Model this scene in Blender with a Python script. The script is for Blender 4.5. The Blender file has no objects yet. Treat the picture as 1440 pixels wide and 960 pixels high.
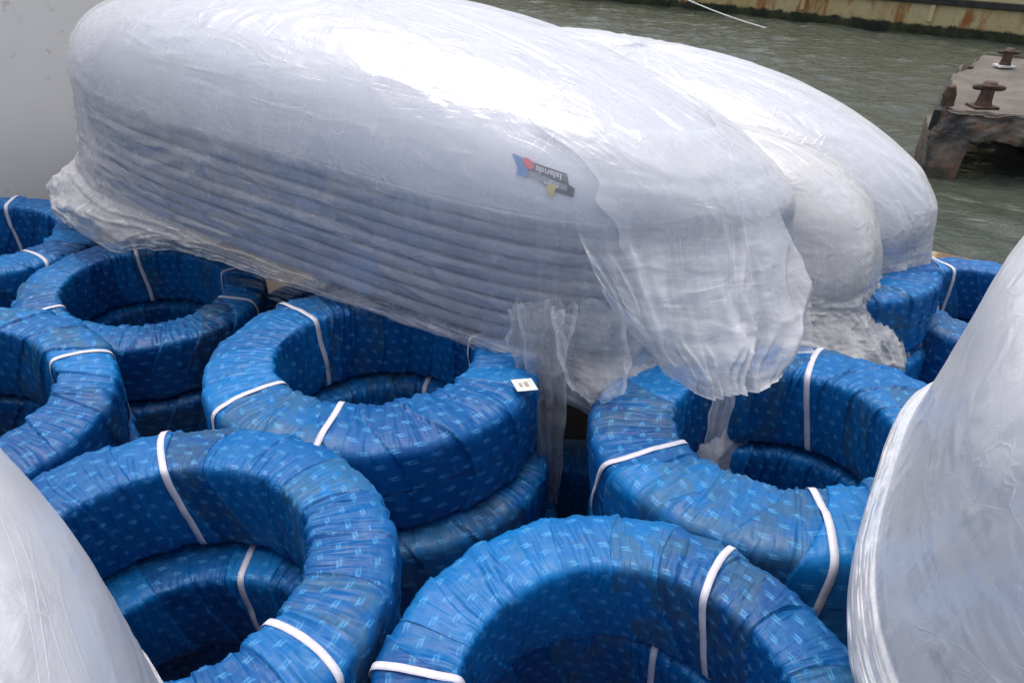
import bpy, math, random
import numpy as np
from mathutils import Vector, Matrix, Euler

C = bpy.context.scene.collection
SC = bpy.context.scene
# ------------------------------------------------------------------ camera
CAMZ = 3.6                                   # water is z = 0
cam_d = bpy.data.cameras.new('camera'); cam = bpy.data.objects.new('camera', cam_d); C.objects.link(cam)
P_, R_ = math.radians(33.0), math.radians(0.92)
right = Vector((math.cos(R_), 0, 0)) + Vector((0, math.sin(P_), math.cos(P_))) * math.sin(R_)
up = Vector((0, math.sin(P_), math.cos(P_))) * math.cos(R_) - Vector((1, 0, 0)) * math.sin(R_)
fwd = Vector((0, math.cos(P_), -math.sin(P_)))
M = Matrix((right, up, -fwd)).transposed().to_4x4(); M.translation = (0, 0, CAMZ)
cam.matrix_world = M
cam_d.sensor_width = 36; cam_d.lens = 955 / 1440 * 36; cam_d.clip_start = 0.02; cam_d.clip_end = 3000
SC.camera = cam
# ------------------------------------------------------------------ light
SUN_EL, SUN_AZ = 76, -15                     # azimuth from +y towards +x
w = bpy.data.worlds.new('World'); SC.world = w; w.use_nodes = True
nt = w.node_tree; bg = nt.nodes['Background']
sky = nt.nodes.new('ShaderNodeTexSky'); sky.sky_type = 'NISHITA'; sky.sun_disc = False
sky.sun_elevation = math.radians(SUN_EL); sky.sun_rotation = math.radians(SUN_AZ)
sky.air_density = 1.0; sky.dust_density = 4.0; sky.ozone_density = 1.0
hs = nt.nodes.new('ShaderNodeHueSaturation'); hs.inputs['Saturation'].default_value = .55; nt.links.new(sky.outputs[0], hs.inputs['Color']); nt.links.new(hs.outputs[0], bg.inputs[0]); bg.inputs[1].default_value = 0.128
sd = bpy.data.lights.new('sun', 'SUN'); so = bpy.data.objects.new('sun', sd); C.objects.link(so)
sd.energy = 0.85; sd.angle = math.radians(45); sd.color = (1, 0.965, 0.92)
az, el = math.radians(SUN_AZ), math.radians(SUN_EL)
sv = Vector((math.sin(az) * math.cos(el), math.cos(az) * math.cos(el), math.sin(el)))
so.rotation_euler = sv.to_track_quat('Z', 'Y').to_euler()
SC.view_settings.view_transform = 'Standard'; SC.view_settings.look = 'None'
SC.view_settings.exposure = 0.84; SC.view_settings.gamma = 1; SC.view_settings.use_curve_mapping = False

# the vessel's own frame: e1 runs along the boats (to the right, towards us), e2 across the deck (away from us)
A0 = math.atan2(-0.509, 0.861)
E1 = Vector((math.cos(A0), math.sin(A0), 0)); E2 = Vector((-math.sin(A0), math.cos(A0), 0))
def UN(u, n, z): return E1 * u + E2 * n + Vector((0, 0, z + CAMZ))       # z relative to the eye

# ------------------------------------------------------------------ helpers
def mesh_np(name, verts, faces, mat=None, smooth=True, uv=None, attrs=None):
    me = bpy.data.meshes.new(name)
    verts = np.asarray(verts, np.float32); faces = np.asarray(faces, np.int32)
    nv, nf, k = len(verts), len(faces), faces.shape[1]
    me.vertices.add(nv); me.vertices.foreach_set('co', verts.ravel())
    me.loops.add(nf * k); me.loops.foreach_set('vertex_index', faces.ravel())
    me.polygons.add(nf); me.polygons.foreach_set('loop_start', np.arange(nf, dtype=np.int32) * k)
    me.update(calc_edges=True)
    if smooth: me.polygons.foreach_set('use_smooth', np.ones(nf, bool))
    for an, av in (attrs or {}).items():
        at = me.attributes.new(an, 'FLOAT' if av.ndim == 1 else 'FLOAT_VECTOR', 'POINT')
        at.data.foreach_set('value' if av.ndim == 1 else 'vector', np.asarray(av, np.float32).ravel())
    if mat: me.materials.append(mat)
    me.validate()
    return me
def link(name, me, parent=None):
    o = bpy.data.objects.new(name, me); C.objects.link(o)
    if parent: o.parent = parent
    return o
def tag(o, label=None, cat=None, group=None, kind=None):
    if label: o['label'] = label
    if cat: o['category'] = cat
    if group: o['group'] = group
    if kind: o['kind'] = kind
    return o
def empty(name, loc=(0, 0, 0), rz=0):
    o = bpy.data.objects.new(name, None); C.objects.link(o); o.location = loc; o.rotation_euler = (0, 0, rz)
    o.empty_display_size = .1
    return o
def gridf(nu, nv, wu=True, wv=False):
    a = np.arange(nu if wu else nu - 1); b = np.arange(nv if wv else nv - 1)
    A, B = np.meshgrid(a, b, indexing='ij'); A2 = (A + 1) % nu; B2 = (B + 1) % nv
    return np.stack([A * nv + B, A2 * nv + B, A2 * nv + B2, A * nv + B2], -1).reshape(-1, 4)
def noise(u, v, nu, nv, seed):
    """value noise in -1..1, periodic in u and v over 0..1"""
    rng = np.random.default_rng(seed); L = rng.uniform(-1, 1, (nu, nv))
    x = (u % 1.0) * nu; y = (v % 1.0) * nv; i = np.floor(x).astype(int); j = np.floor(y).astype(int)
    fx = x - i; fy = y - j; fx = fx * fx * (3 - 2 * fx); fy = fy * fy * (3 - 2 * fy)
    i %= nu; j %= nv; i2 = (i + 1) % nu; j2 = (j + 1) % nv
    return (L[i, j] * (1 - fx) + L[i2, j] * fx) * (1 - fy) + (L[i, j2] * (1 - fx) + L[i2, j2] * fx) * fy
class MB:
    """boxes, tubes and prisms gathered into one mesh"""
    def __init__(s): s.v = []; s.f = []
    def box(s, c, d, rot=None, taper=1.0):
        n = len(s.v); c = Vector(c)
        for z in (-1, 1):
            t = taper if z > 0 else 1
            for x, y in ((-1, -1), (1, -1), (1, 1), (-1, 1)):
                p = Vector((x * d[0] / 2 * t, y * d[1] / 2 * t, z * d[2] / 2))
                s.v.append(c + (rot @ p if rot else p))
        for q in ((3, 2, 1, 0), (4, 5, 6, 7), (0, 1, 5, 4), (1, 2, 6, 5), (2, 3, 7, 6), (3, 0, 4, 7)): s.f.append([n + i for i in q])
        return s
    def tube(s, pts, r, k=10, cap=True):
        pts = [Vector(p) for p in pts]; n0 = len(s.v)
        rs = r if hasattr(r, '__len__') else [r] * len(pts)
        for i, p in enumerate(pts):
            d = (pts[min(i + 1, len(pts) - 1)] - pts[max(i - 1, 0)]).normalized()
            a = d.cross(Vector((0, 0, 1)));  a = a.normalized() if a.length > 1e-3 else Vector((1, 0, 0)); b = d.cross(a)
            for j in range(k):
                t = 2 * math.pi * j / k; s.v.append(p + (a * math.cos(t) + b * math.sin(t)) * rs[i])
        for i in range(len(pts) - 1):
            for j in range(k):
                s.f.append([n0 + i * k + j, n0 + i * k + (j + 1) % k, n0 + (i + 1) * k + (j + 1) % k, n0 + (i + 1) * k + j])
        if cap:
            s.f.append([n0 + j for j in range(k)][::-1]); s.f.append([n0 + (len(pts) - 1) * k + j for j in range(k)])
        return s
    def prism(s, poly, z0, z1):
        n = len(s.v); k = len(poly)
        for z in (z0, z1):
            for p in poly: s.v.append(Vector((p[0], p[1], z)))
        s.f.append([n + i for i in range(k)][::-1]); s.f.append([n + k + i for i in range(k)])
        for i in range(k): s.f.append([n + i, n + (i + 1) % k, n + k + (i + 1) % k, n + k + i])
        return s
    def build(s, name, mat, parent=None, bevel=0, smooth=False, sub=0, rough=0, seed=0):
        import bmesh
        me = bpy.data.meshes.new(name); me.from_pydata([tuple(v) for v in s.v], [], s.f)
        bm = bmesh.new(); bm.from_mesh(me); bmesh.ops.recalc_face_normals(bm, faces=bm.faces)
        if bevel: bmesh.ops.bevel(bm, geom=list(bm.edges), offset=bevel, segments=2, affect='EDGES', profile=.6)
        if sub:
            for _ in range(sub): bmesh.ops.subdivide_edges(bm, edges=list(bm.edges), cuts=1, use_grid_fill=True)
        if rough:
            from mathutils import noise as mn
            bm.normal_update()
            for v in bm.verts:
                p = v.co * 2.3 + Vector((seed, 0, 0))
                v.co += v.normal * rough * (mn.fractal(p, 1, 2, 4) )
        bm.to_mesh(me); bm.free(); me.materials.append(mat)
        if smooth: me.polygons.foreach_set('use_smooth', np.ones(len(me.polygons), bool))
        return link(name, me, parent)

# ------------------------------------------------------------------ node helpers
class N:
    def __init__(s, name):
        s.m = bpy.data.materials.new(name); s.m.use_nodes = True; s.t = s.m.node_tree; s.b = s.t.nodes['Principled BSDF']
        s.out = s.t.nodes['Material Output']
    def n(s, typ, **kw):
        o = s.t.nodes.new('ShaderNode' + typ)
        for k, v in kw.items(): setattr(o, k, v)
        return o
    def l(s, a, b): s.t.links.new(a, b)
    def val(s, sock, v):
        if hasattr(v, 'is_output') or isinstance(v, bpy.types.NodeSocket): s.l(v, sock)
        else: sock.default_value = v
    def math(s, op, a, b=None, c=None, clamp=False):
        o = s.n('Math', operation=op, use_clamp=clamp); s.val(o.inputs[0], a)
        if b is not None: s.val(o.inputs[1], b)
        if c is not None: s.val(o.inputs[2], c)
        return o.outputs[0]
    def noise(s, vec, scale, detail=4, rough=.55, dist=0, typ=None):
        o = s.n('TexNoise'); 
        if typ: o.noise_type = typ
        if vec is not None: s.l(vec, o.inputs['Vector'])
        o.inputs['Scale'].default_value = scale; o.inputs['Detail'].default_value = detail
        o.inputs['Roughness'].default_value = rough; o.inputs['Distortion'].default_value = dist
        return o.outputs['Fac']
    def ramp(s, f, stops):
        o = s.n('ValToRGB'); s.l(f, o.inputs[0]); r = o.color_ramp
        while len(r.elements) < len(stops): r.elements.new(.5)
        for e, (p, c) in zip(r.elements, stops):
            e.position = p; e.color = (c, c, c, 1) if not hasattr(c, '__len__') else (*c, 1)
        return o.outputs[0]
    def mix(s, f, a, b, blend='MIX'):
        o = s.n('Mix', data_type='RGBA', blend_type=blend); s.val(o.inputs[0], f)
        for k, v in ((6, a), (7, b)):
            if isinstance(v, bpy.types.NodeSocket): s.l(v, o.inputs[k])
            else: o.inputs[k].default_value = (*v, 1)
        return o.outputs[2]
    def map(s, vec, scale=(1, 1, 1), rot=(0, 0, 0), loc=(0, 0, 0)):
        o = s.n('Mapping'); s.l(vec, o.inputs[0]); o.inputs['Scale'].default_value = scale
        o.inputs['Rotation'].default_value = rot; o.inputs['Location'].default_value = loc
        return o.outputs[0]
    def obj(s): return s.n('TexCoord').outputs['Object']
    def bump(s, h, strength=.3, dist=.01, prev=None):
        o = s.n('Bump'); s.l(h, o.inputs['Height']); o.inputs['Strength'].default_value = strength; o.inputs['Distance'].default_value = dist
        if prev is not None: s.l(prev, o.inputs['Normal'])
        s.l(o.outputs[0], s.b.inputs['Normal']); return o.outputs[0]

# ---- blue printed wrapping
def mat_wrap(name='blue_printed_wrap'):
    m = N(name); a = m.n('Attribute', attribute_name='wuv').outputs['Vector']
    ph = m.n('Attribute', attribute_name='band').outputs['Fac']
    oi = m.n('ObjectInfo').outputs['Random']
    bid = m.math('ADD', m.math('FLOOR', ph), m.math('MULTIPLY', oi, 37.0))
    wn = m.n('TexWhiteNoise', noise_dimensions='1D'); m.l(bid, wn.inputs['W'])
    wr = wn.outputs['Value']; wc = m.n('SeparateColor'); m.l(wn.outputs['Color'], wc.inputs[0])
    off = m.n('CombineXYZ'); m.l(m.math('MULTIPLY', wc.outputs[0], .05), off.inputs[0]); m.l(m.math('MULTIPLY', wc.outputs[1], .05), off.inputs[1])
    # slight wobble so the print follows the creases
    wob = m.n('TexNoise'); m.l(a, wob.inputs['Vector']); wob.inputs['Scale'].default_value = 22; wob.inputs['Detail'].default_value = 2
    va = m.n('VectorMath', operation='ADD'); m.l(a, va.inputs[0]); m.l(off.outputs[0], va.inputs[1])
    sc_ = m.n('VectorMath', operation='MULTIPLY_ADD'); m.l(wob.outputs['Color'], sc_.inputs[0]); sc_.inputs[1].default_value = (.007, .005, 0); m.l(va.outputs[0], sc_.inputs[2])
    rot = m.n('VectorRotate', rotation_type='Z_AXIS'); m.l(sc_.outputs[0], rot.inputs[0])
    m.l(m.math('MULTIPLY', m.math('SUBTRACT', wc.outputs[2], .5), .35), rot.inputs['Angle'])
    sx = m.n('SeparateXYZ'); m.l(rot.outputs[0], sx.inputs[0])
    X = m.math('DIVIDE', sx.outputs[0], .056); Y = m.math('DIVIDE', sx.outputs[1], .041)
    row = m.math('FLOOR', Y); X = m.math('ADD', X, m.math('MULTIPLY', m.math('MODULO', row, 2.0), .5))
    fx = m.math('FRACT', X); fy = m.math('FRACT', Y)
    def stroke(cx, cy, hx, hy):
        ax = m.math('DIVIDE', m.math('ABSOLUTE', m.math('SUBTRACT', fx, cx)), hx)
        ay = m.math('DIVIDE', m.math('ABSOLUTE', m.math('SUBTRACT', fy, cy)), hy)
        return m.math('SMOOTH_MIN', m.math('SUBTRACT', 1.35, m.math('MAXIMUM', ax, ay), clamp=True), 1.0, .3)
    s1 = stroke(.42, .60, .19, .065); s2 = stroke(.52, .42, .17, .055); s3 = stroke(.36, .50, .04, .10)
    mark = m.math('MAXIMUM', m.math('MAXIMUM', s1, s2), s3)
    mark = m.math('MULTIPLY', mark, m.ramp(m.noise(a, 45, 3, .6), [(.34, .35), (.54, 1)]))
    # colours: blue film over black pipe; where it lies tight the pipe shows through, dust on top
    base = m.mix(wr, (.0002, .060, .235), (.0003, .150, .44))
    tight = m.ramp(m.noise(m.map(a, (3, 9, 1)), 2.3, 4, .6, .5), [(.52, 0), (.72, 1)])
    base = m.mix(m.math('MULTIPLY', tight, .28), base, (.006, .045, .13))
    gs = m.math('GREATER_THAN', wc.outputs[2], .70)
    gn = m.ramp(m.noise(m.map(a, (5, 5, 1)), 2.2, 5, .65, .6), [(.42, 0), (.56, 1)])
    base = m.mix(m.math('MULTIPLY', m.math('MULTIPLY', gs, gn), .50), base, (.045, .095, .13))
    base = m.mix(m.math('MULTIPLY', mark, .62), base, (.09, .38, .72))
    # dust lies on faces turned up, streaked
    geo = m.n('NewGeometry'); sz = m.n('SeparateXYZ'); m.l(geo.outputs['True Normal'], sz.inputs[0])
    upf = m.ramp(sz.outputs[2], [(.15, 0), (.85, 1)])
    dn = m.ramp(m.noise(m.map(a, (4, 14, 1)), 3.0, 6, .68, .8), [(.44, 0), (.70, 1)])
    base = m.mix(m.math('MULTIPLY', m.math('MULTIPLY', upf, dn), .38), base, (.035, .18, .32))
    # whitish crease lines of the film
    cr = m.n('TexVoronoi', feature='DISTANCE_TO_EDGE'); m.l(m.map(sc_.outputs[0], (9, 22, 1)), cr.inputs['Vector']); cr.inputs['Scale'].default_value = 1.6
    cl = m.math('MULTIPLY', m.ramp(cr.outputs['Distance'], [(0, 1), (.035, 0)]), m.ramp(m.noise(a, 7, 2), [(.5, 0), (.68, 1)]))
    base = m.mix(m.math('MULTIPLY', cl, .16), base, (.20, .42, .62))
    m.l(base, m.b.inputs['Base Color'])
    m.l(m.ramp(m.noise(a, 14, 3), [(.3, .34), (.7, .58)]), m.b.inputs['Roughness'])
    m.b.inputs['Specular IOR Level'].default_value = .34
    h1 = m.noise(m.map(sc_.outputs[0], (26, 6, 1)), 1.6, 5, .62, .6, 'RIDGED_MULTIFRACTAL')
    h2 = m.noise(a, 60, 4, .6, .4)
    b1 = m.bump(h1, .9, .006); m.bump(h2, .45, .003, b1)
    return m.m
MW = mat_wrap()

def simple(name, col, rough=.5, spec=.5, nscale=0, var=.15, bump=0, bscale=40, metal=0):
    m = N(name); c = m.obj()
    if nscale:
        f = m.ramp(m.noise(c, nscale, 5, .6), [(.3, 1 - var), (.7, 1 + var * .5)])
        mx = m.mix(1.0, col, f, 'MULTIPLY'); m.l(mx, m.b.inputs['Base Color'])
    else: m.b.inputs['Base Color'].default_value = (*col, 1)
    m.b.inputs['Roughness'].default_value = rough; m.b.inputs['Specular IOR Level'].default_value = spec; m.b.inputs['Metallic'].default_value = metal
    if bump: m.bump(m.noise(c, bscale, 4, .6), bump, .005)
    return m.m
M_strap = simple('white_strapping', (.68, .66, .74), .45, .4, 30, .12, .2, 160)
M_buckle = simple('dark_clip', (.05, .06, .08), .4)
M_tagm = simple('label_card', (.78, .79, .74), .5, .4, 60, .1)
M_ink = simple('label_ink', (.42, .36, .30), .6)

# ------------------------------------------------------------------ coils
def profile(ri, ro=.5, b=.14, n=11.0, k=128):
    a = (ro - ri) / 2; rm = (ro + ri) / 2
    t = np.linspace(0, 2 * np.pi, 1201)[:-1]
    x = a * np.sign(np.cos(t)) * np.abs(np.cos(t)) ** (2 / n); z = b * np.sign(np.sin(t)) * np.abs(np.sin(t)) ** (2 / n)
    z = z - np.where(z > 0, .020 * np.clip(x / a, 0, 1) ** 2 + .004 * np.clip(-x / a, 0, 1) ** 3, 0)
    x = x - .006 * np.clip(-z / b, 0, 1) ** 2 * np.sign(x)
    px = np.append(x, x[0]); pz = np.append(z, z[0]); s = np.append(0, np.cumsum(np.hypot(np.diff(px), np.diff(pz))))
    q = np.linspace(0, s[-1], k + 1)[:-1]
    X = np.interp(q, s, px); Z = np.interp(q, s, pz)
    tx = np.roll(X, -1) - np.roll(X, 1); tz = np.roll(Z, -1) - np.roll(Z, 1); L = np.hypot(tx, tz)
    return rm + X, Z, tz / L, -tx / L, s[-1], q
def radial_off(U, V, seed):
    """big slow undulations of the coil (windings, bands); metres along the profile normal"""
    return .006 * noise(U, V, 9, 3, seed) + .004 * noise(U, V, 21, 5, seed + 1)
COILGRID = {}
def coil_mesh(ri, seed, nu=1100, nv=128):
    X, Z, NX, NZ, per, q = profile(ri, k=nv)
    u = np.arange(nu) / nu; U, V = np.meshgrid(u, q / per, indexing='ij')
    nb = 19
    wob = .20 * noise(U, V, 11, 3, seed + 7)
    phase = U * nb + .55 * np.sin(2 * np.pi * V + seed) + wob
    fr = phase % 1.0
    d = radial_off(U, V, seed)
    d += .0065 * (1 - np.clip(fr / .9, 0, 1)) * (fr < .97)                      # overlapping band edge
    tw = U + .006 * noise(U, V, 17, 6, seed + 2) + .0025 * noise(U, V, 60, 9, seed + 3)
    bid = np.floor(phase).astype(int) % 97
    rb = np.random.default_rng(seed + 5).uniform(.25, 1.2, 97)[bid]
    sl = np.random.default_rng(seed + 6).uniform(-.03, .03, 97)[bid]
    tw2 = tw + sl * (V - .25)
    p1 = 1 - np.abs(noise(tw2, V, 72, 3, seed + 8)) * 2
    p2 = 1 - np.abs(noise(tw2, V, 210, 5, seed + 9)) * 2
    topw = np.clip(.45 + .8 * np.sin(2 * np.pi * V), .25, 1)
    d += (.0058 * np.clip(p1, -.15, 1) ** 1.0 * rb + .0016 * np.clip(p2, -.1, 1)) * (.45 + .75 * topw)
    d += .0012 * noise(U, V, 300, 24, seed + 4)
    # crimped edges: the film bunches on the small inner radius
    inner = np.clip(1 - (X - ri) / .03, 0, 1)[None, :] * np.clip((Z + .02) / .1, 0, 1)[None, :]
    d += inner * .005 * noise(tw, V, 130, 4, seed + 11)
    d -= .009
    th = U * 2 * np.pi
    wr = 1 + .010 * noise(U, V * 0, 5, 1, seed + 12)
    R = (X[None, :] + NX[None, :] * d) * wr; zz = Z[None, :] + NZ[None, :] * d + .006 * noise(U, V * 0, 4, 1, seed + 13)
    v = np.stack([R * np.cos(th), R * np.sin(th), zz], -1).reshape(-1, 3)
    wuv = np.stack([U * 2 * np.pi * .40, V * per, 0 * U], -1).reshape(-1, 3)
    # seam: duplicate first column so the print does not wrap backwards
    f = gridf(nu, nv, True, True)
    me = mesh_np('blue_coil', v, f[:, ::-1] if False else f, MW, True, attrs={'wuv': wuv, 'band': phase.ravel()})
    me['seed'] = seed; COILGRID[(round(ri, 4), seed)] = (R, zz)
    return me
def strap_mesh(ri, az, seed, skew=0., width=.0165, out=.0012, cseed=0):
    X, Z, NX, NZ, per, q = profile(ri, k=128); k = len(X)
    V = q / per; rng = np.random.default_rng(seed)
    a = az + skew * np.sin(2 * np.pi * V) * .5 + .012 * noise(V, V * 0, 7, 1, seed)
    U = (a / (2 * np.pi)) % 1
    RG, ZG = COILGRID[(round(ri, 4), cseed)]; nu = RG.shape[0]
    ii = np.floor(U * nu).astype(int); jj = np.arange(k)
    dd_ = np.max([(RG[(ii + q_) % nu, jj] - X) * NX + (ZG[(ii + q_) % nu, jj] - Z) * NZ for q_ in range(-3, 4)], 0)
    zb = np.mean(ZG[ii] - Z[None, :])
    for _ in range(1): dd_ = np.maximum(dd_, (np.roll(dd_, 1) + np.roll(dd_, -1)) / 2)
    for _ in range(2): dd_ = (np.roll(dd_, 1) + dd_ * 2 + np.roll(dd_, -1)) / 4
    vs = []
    twist = .35 * noise(V, V * 0, 5, 1, seed + 3)
    for side, o in ((-1, 0), (1, 0), (1, .0009), (-1, .0009)):
        aa = a + side * (width / 2) / X * 1.0
        d_ = dd_ + out + o + side * .0010 * twist
        R = X + NX * d_; z = Z + NZ * d_
        vs.append(np.stack([R * np.cos(aa), R * np.sin(aa), z], -1))
    v = np.stack(vs, 1).reshape(-1, 3)                       # k*4
    return mesh_np('strap', v, gridf(k, 4, True, True), M_strap, False)

coil_meshes = {}
def coil(label, cz, tilt, ri, seed, straps, sc=1.0, key=None, group='blue wrapped coils stacked on the deck', loc=None, lab2=None):
    """cz: (x, y, z) of the top face's centre relative to the eye; straps: world azimuths in degrees"""
    if key is None: key = (ri, seed)
    if key not in coil_meshes: coil_meshes[key] = coil_mesh(ri, seed)
    o = link('wrapped_coil', coil_meshes[key])
    nrm = Vector((tilt[0], tilt[1], 1)).normalized()
    q = Vector((0, 0, 1)).rotation_difference(nrm).to_matrix().to_4x4()
    phi = (seed * 1.7) % 6.28
    mtx = q @ Matrix.Rotation(phi, 4, 'Z')
    c = Vector(cz) + Vector((0, 0, CAMZ)) - nrm * .136 * sc
    mtx = mtx @ Matrix.Diagonal((sc, sc, sc, 1)); mtx.translation = c
    o.matrix_world = mtx
    tag(o, label, 'coil', group)
    for i, s in enumerate(straps):
        sk = 0
        if hasattr(s, '__len__'): s, sk = s
        st = link('strap', strap_mesh(ri, math.radians(s) - phi, seed * 10 + i, sk, cseed=seed), o)
    return o
def below(c, t, dx=0, dy=0, lvl=1, gap=.288):
    n = Vector((t[0], t[1], 1)).normalized(); p = Vector(c) - n * gap * lvl
    return (p.x + dx, p.y + dy, p.z)

def at_depth(c, k): return tuple(v * k for v in c)
SD, SCC, SE, SF = .92, 1.08, .92, 1.06
cB = ((-1.62, 2.628, -1.439), (.10, 0.0)); cC = (at_depth((-.405, 1.689, -1.127), SCC), (.012, .083)); cD = (at_depth((-.744, .964, -1.189), SD), (.054, .061))
cE = (at_depth((.232, .667, -1.238), SE), (.013, -.004)); cF = (at_depth((.707, 1.38, -1.119), SF), (-.073, .118))
cG = ((-1.718, 1.536, -1.20), (.135, .011)); cA = ((-2.66, 3.09, -1.40), (.116, .06))
cH = ((1.277, 2.652, -1.25), (-.03, .12)); cI = ((2.10, 2.525, -1.40), (.01, .02))
COILS = {}
COILS['D'] = coil('large blue coil at lower left, its hole showing a second coil below', *cD, .292, 3, [(108, .25), (-33, .2), (160, .1)], SD)
COILS['C'] = coil('blue coil in the middle with a small white tag on its rim', *cC, .284, 5, [(139, .1), (-101, .2), (18, .1), (-137, 0)], SCC)
COILS['E'] = coil('blue coil at the bottom centre, cut by the photo edge', *cE, .318, 9, [(167, .1), (49, .2), (-60, 0)], SE)
COILS['F'] = coil('blue coil at right with a dark clip on its front strap', *cF, .262, 14, [(53, .15), (-170, .3), (-99, .1)], SF)
COILS['B'] = coil('blue coil under the left end of the long wrapped boats', *cB, .314, 21, [(118, .1), (-138, .1), (28, .3), (-5, 0)])
COILS['G'] = coil('blue coil at the left edge with one strap over its right side', *cG, .32, 26, [(35, .2), (150, 0)], 1.05)
COILS['A'] = coil('blue coil in the far left corner beside the beige wall', *cA, .31, 31, [(98, .1), (-30, .2)], 1.06)
COILS['H'] = coil('tall blue coil behind the right coil, strap over its far shoulder', *cH, .30, 36, [(-17, .2), (160, 0)])
COILS['I'] = coil('blue coil against the timber edge at far right', *cI, .32, 41, [(98, .1), (165, .1)], .97)
# second and third layers (share the mesh above them)
def under(base, ri, seed, sc, dx, dy, lvl, straps, label):
    return coil(label, below(base[0], base[1], dx, dy, lvl,   .288 * sc), base[1], ri, seed, straps, sc)
under(cD, .292, 3, SD, .045, -.085, 1, [(84, .2), (-20, .1)], 'second coil down, seen inside and behind the large lower left coil')
under(cC, .284, 5, SCC, .045, -.035, 1, [(75, .1), (-120, .1)], 'second coil down, bulging out below the tagged middle coil')
under(cC, .284, 5, SCC, .085, -.045, 2, [(-60, .1)], 'third coil down, in the shade at the foot of the middle stack')
under(cE, .318, 9, SE, -.02, .02, 1, [(60, .1)], 'second coil down, seen through the hole of the bottom centre coil')
under(cF, .262, 14, SF, .0, .0, 1, [(-78, .1), (-170, .1)], 'second coil down, under the coil with the dark clip')
under(cD, .292, 3, SD, -.03, -.02, 2, [(60, .2)], 'third coil down, deep inside the hole of the lower left coil')
under(cE, .318, 9, SE, .02, -.03, 2, [(100, .1)], 'third coil down, deep inside the hole of the bottom centre coil')
under(cF, .262, 14, SF, .03, -.03, 2, [(-60, .1)], 'third coil down, under the coil with the dark clip')
under(cB, .314, 21, 1, .02, -.02, 1, [(-100, .1)], 'second coil down, under the coil at the boats left end')
under(cG, .32, 26, 1.05, .03, .0, 1, [(-30, .1)], 'second coil down, under the coil at the left edge')
under(cA, .31, 31, 1.06, -.02, -.08, 1, [(-60, .1)], 'second coil down, under the far left corner coil')
under(cH, .30, 36, 1, .02, .0, 1, [(-40, .1)], 'second coil down, under the tall coil behind the right one')
under(cI, .32, 41, .97, .0, -.03, 1, [(150, .1)], 'second coil down, under the coil against the timber edge')
# low coils in the gaps
coil('low dark coil in the gap between the middle and right stacks', (.20, 1.62, -1.80), (0, .03), .284, 5, [(-105, .1), (-60, .1)])
coil('low dark coil in the gap behind the middle and left stacks', (-.78, 2.75, -1.66), (.03, 0), .32, 26, [(-100, .1)])
coil('blue coil low in the gap in front of the timber edge coil', (1.66, 1.70, -1.66), (0, .02), .32, 41, [(120, .1)])

# label tag on the middle coil, clip on the right coil's strap
def surf_frame(o, ri, az, v):
    X, Z, NX, NZ, per, q = profile(ri, k=128); i = int(v * 128) % 128
    er = Vector((math.cos(az), math.sin(az), 0)); et = Vector((-math.sin(az), math.cos(az), 0)); ez = Vector((0, 0, 1))
    n = er * NX[i] + ez * NZ[i]; p = er * (X[i] + NX[i] * .016) + ez * (Z[i] + NZ[i] * .016)
    return p, et, n.cross(et), n
def phi_of(seed): return (seed * 1.7) % 6.28
def plate(name, parent, fr, w_, h_, t_, mat, ang=0, off=(0, 0, 0)):
    p, a, b, n = fr; ca, sa = math.cos(ang), math.sin(ang); a2 = a * ca + b * sa; b2 = b * ca - a * sa
    R = Matrix((a2, b2, n)).transposed(); c = p + a2 * off[0] + b2 * off[1] + n * off[2]
    return MB().box(c, (w_, h_, t_), R).build(name, mat, parent, bevel=min(t_ * .3, .001))
fr = surf_frame(COILS['C'], .284, math.radians(-24) - phi_of(5), .150)
tg = plate('label_tag', COILS['C'], fr,   .044, .070, .0016, M_tagm, .95)
plate('print', tg, fr, .014, .010, .0006, M_ink, .95, (0, .014, .0012))
plate('print', tg, fr, .017, .013, .0006, M_ink, .95, (.001, -.006, .0012))
fr = surf_frame(COILS['F'], .262, math.radians(-83) - phi_of(14), .985)
plate('strap_clip', COILS['F'], fr, .030, .034, .006, M_buckle, 0, (0, 0, .002))

# ------------------------------------------------------------------ boats and film
def outline(s_, L, W, e0, k0, e1, k1):
    """half width at s in -1..1"""
    a = np.where(s_ < 0, (1 - np.abs(s_) ** e0) ** (1 / k0), (1 - np.abs(s_) ** e1) ** (1 / k1))
    return W / 2 * a
def plan(theta, L, W, ends):
    """closed planform as r(theta): points evenly spread along the perimeter"""
    e0, k0, e1, k1 = ends
    t = np.linspace(0, np.pi, 4001); s_ = np.cos(t)
    yy = outline(s_, L, W, e0, k0, e1, k1); xx = s_ * L / 2
    X = np.concatenate([xx, xx[::-1][1:-1]]); Y = np.concatenate([yy, -yy[::-1][1:-1]])
    X = np.append(X, X[0]); Y = np.append(Y, Y[0]); S = np.append(0, np.cumsum(np.hypot(np.diff(X), np.diff(Y)))); S /= S[-1]
    return np.interp(theta % 1, S, X), np.interp(theta % 1, S, Y)
def hull_xyz(T, Q, p):
    """T perimeter 0..1 from the right tip, Q 0 crown .. 1 gunwale"""
    px, py = plan(T, p['L'], p['W'], p['ends']); m = p['m']
    g = np.sin(Q * np.pi / 2) ** (2 / m); h = np.clip(np.cos(Q * np.pi / 2), 0, 1) ** (2 / m)
    
    x = px * g; xn = x / (p['L'] / 2)
    H = p['H'] * (1 - p['sr'] * np.clip(xn, 0, 1) ** 2 - p['sl'] * np.clip(-xn, 0, 1) ** 2)
    return x, py * g, H * h
M_lip = simple('boat_rim_grey', (.36, .37, .44), .5, .4, 8, .2)
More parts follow.
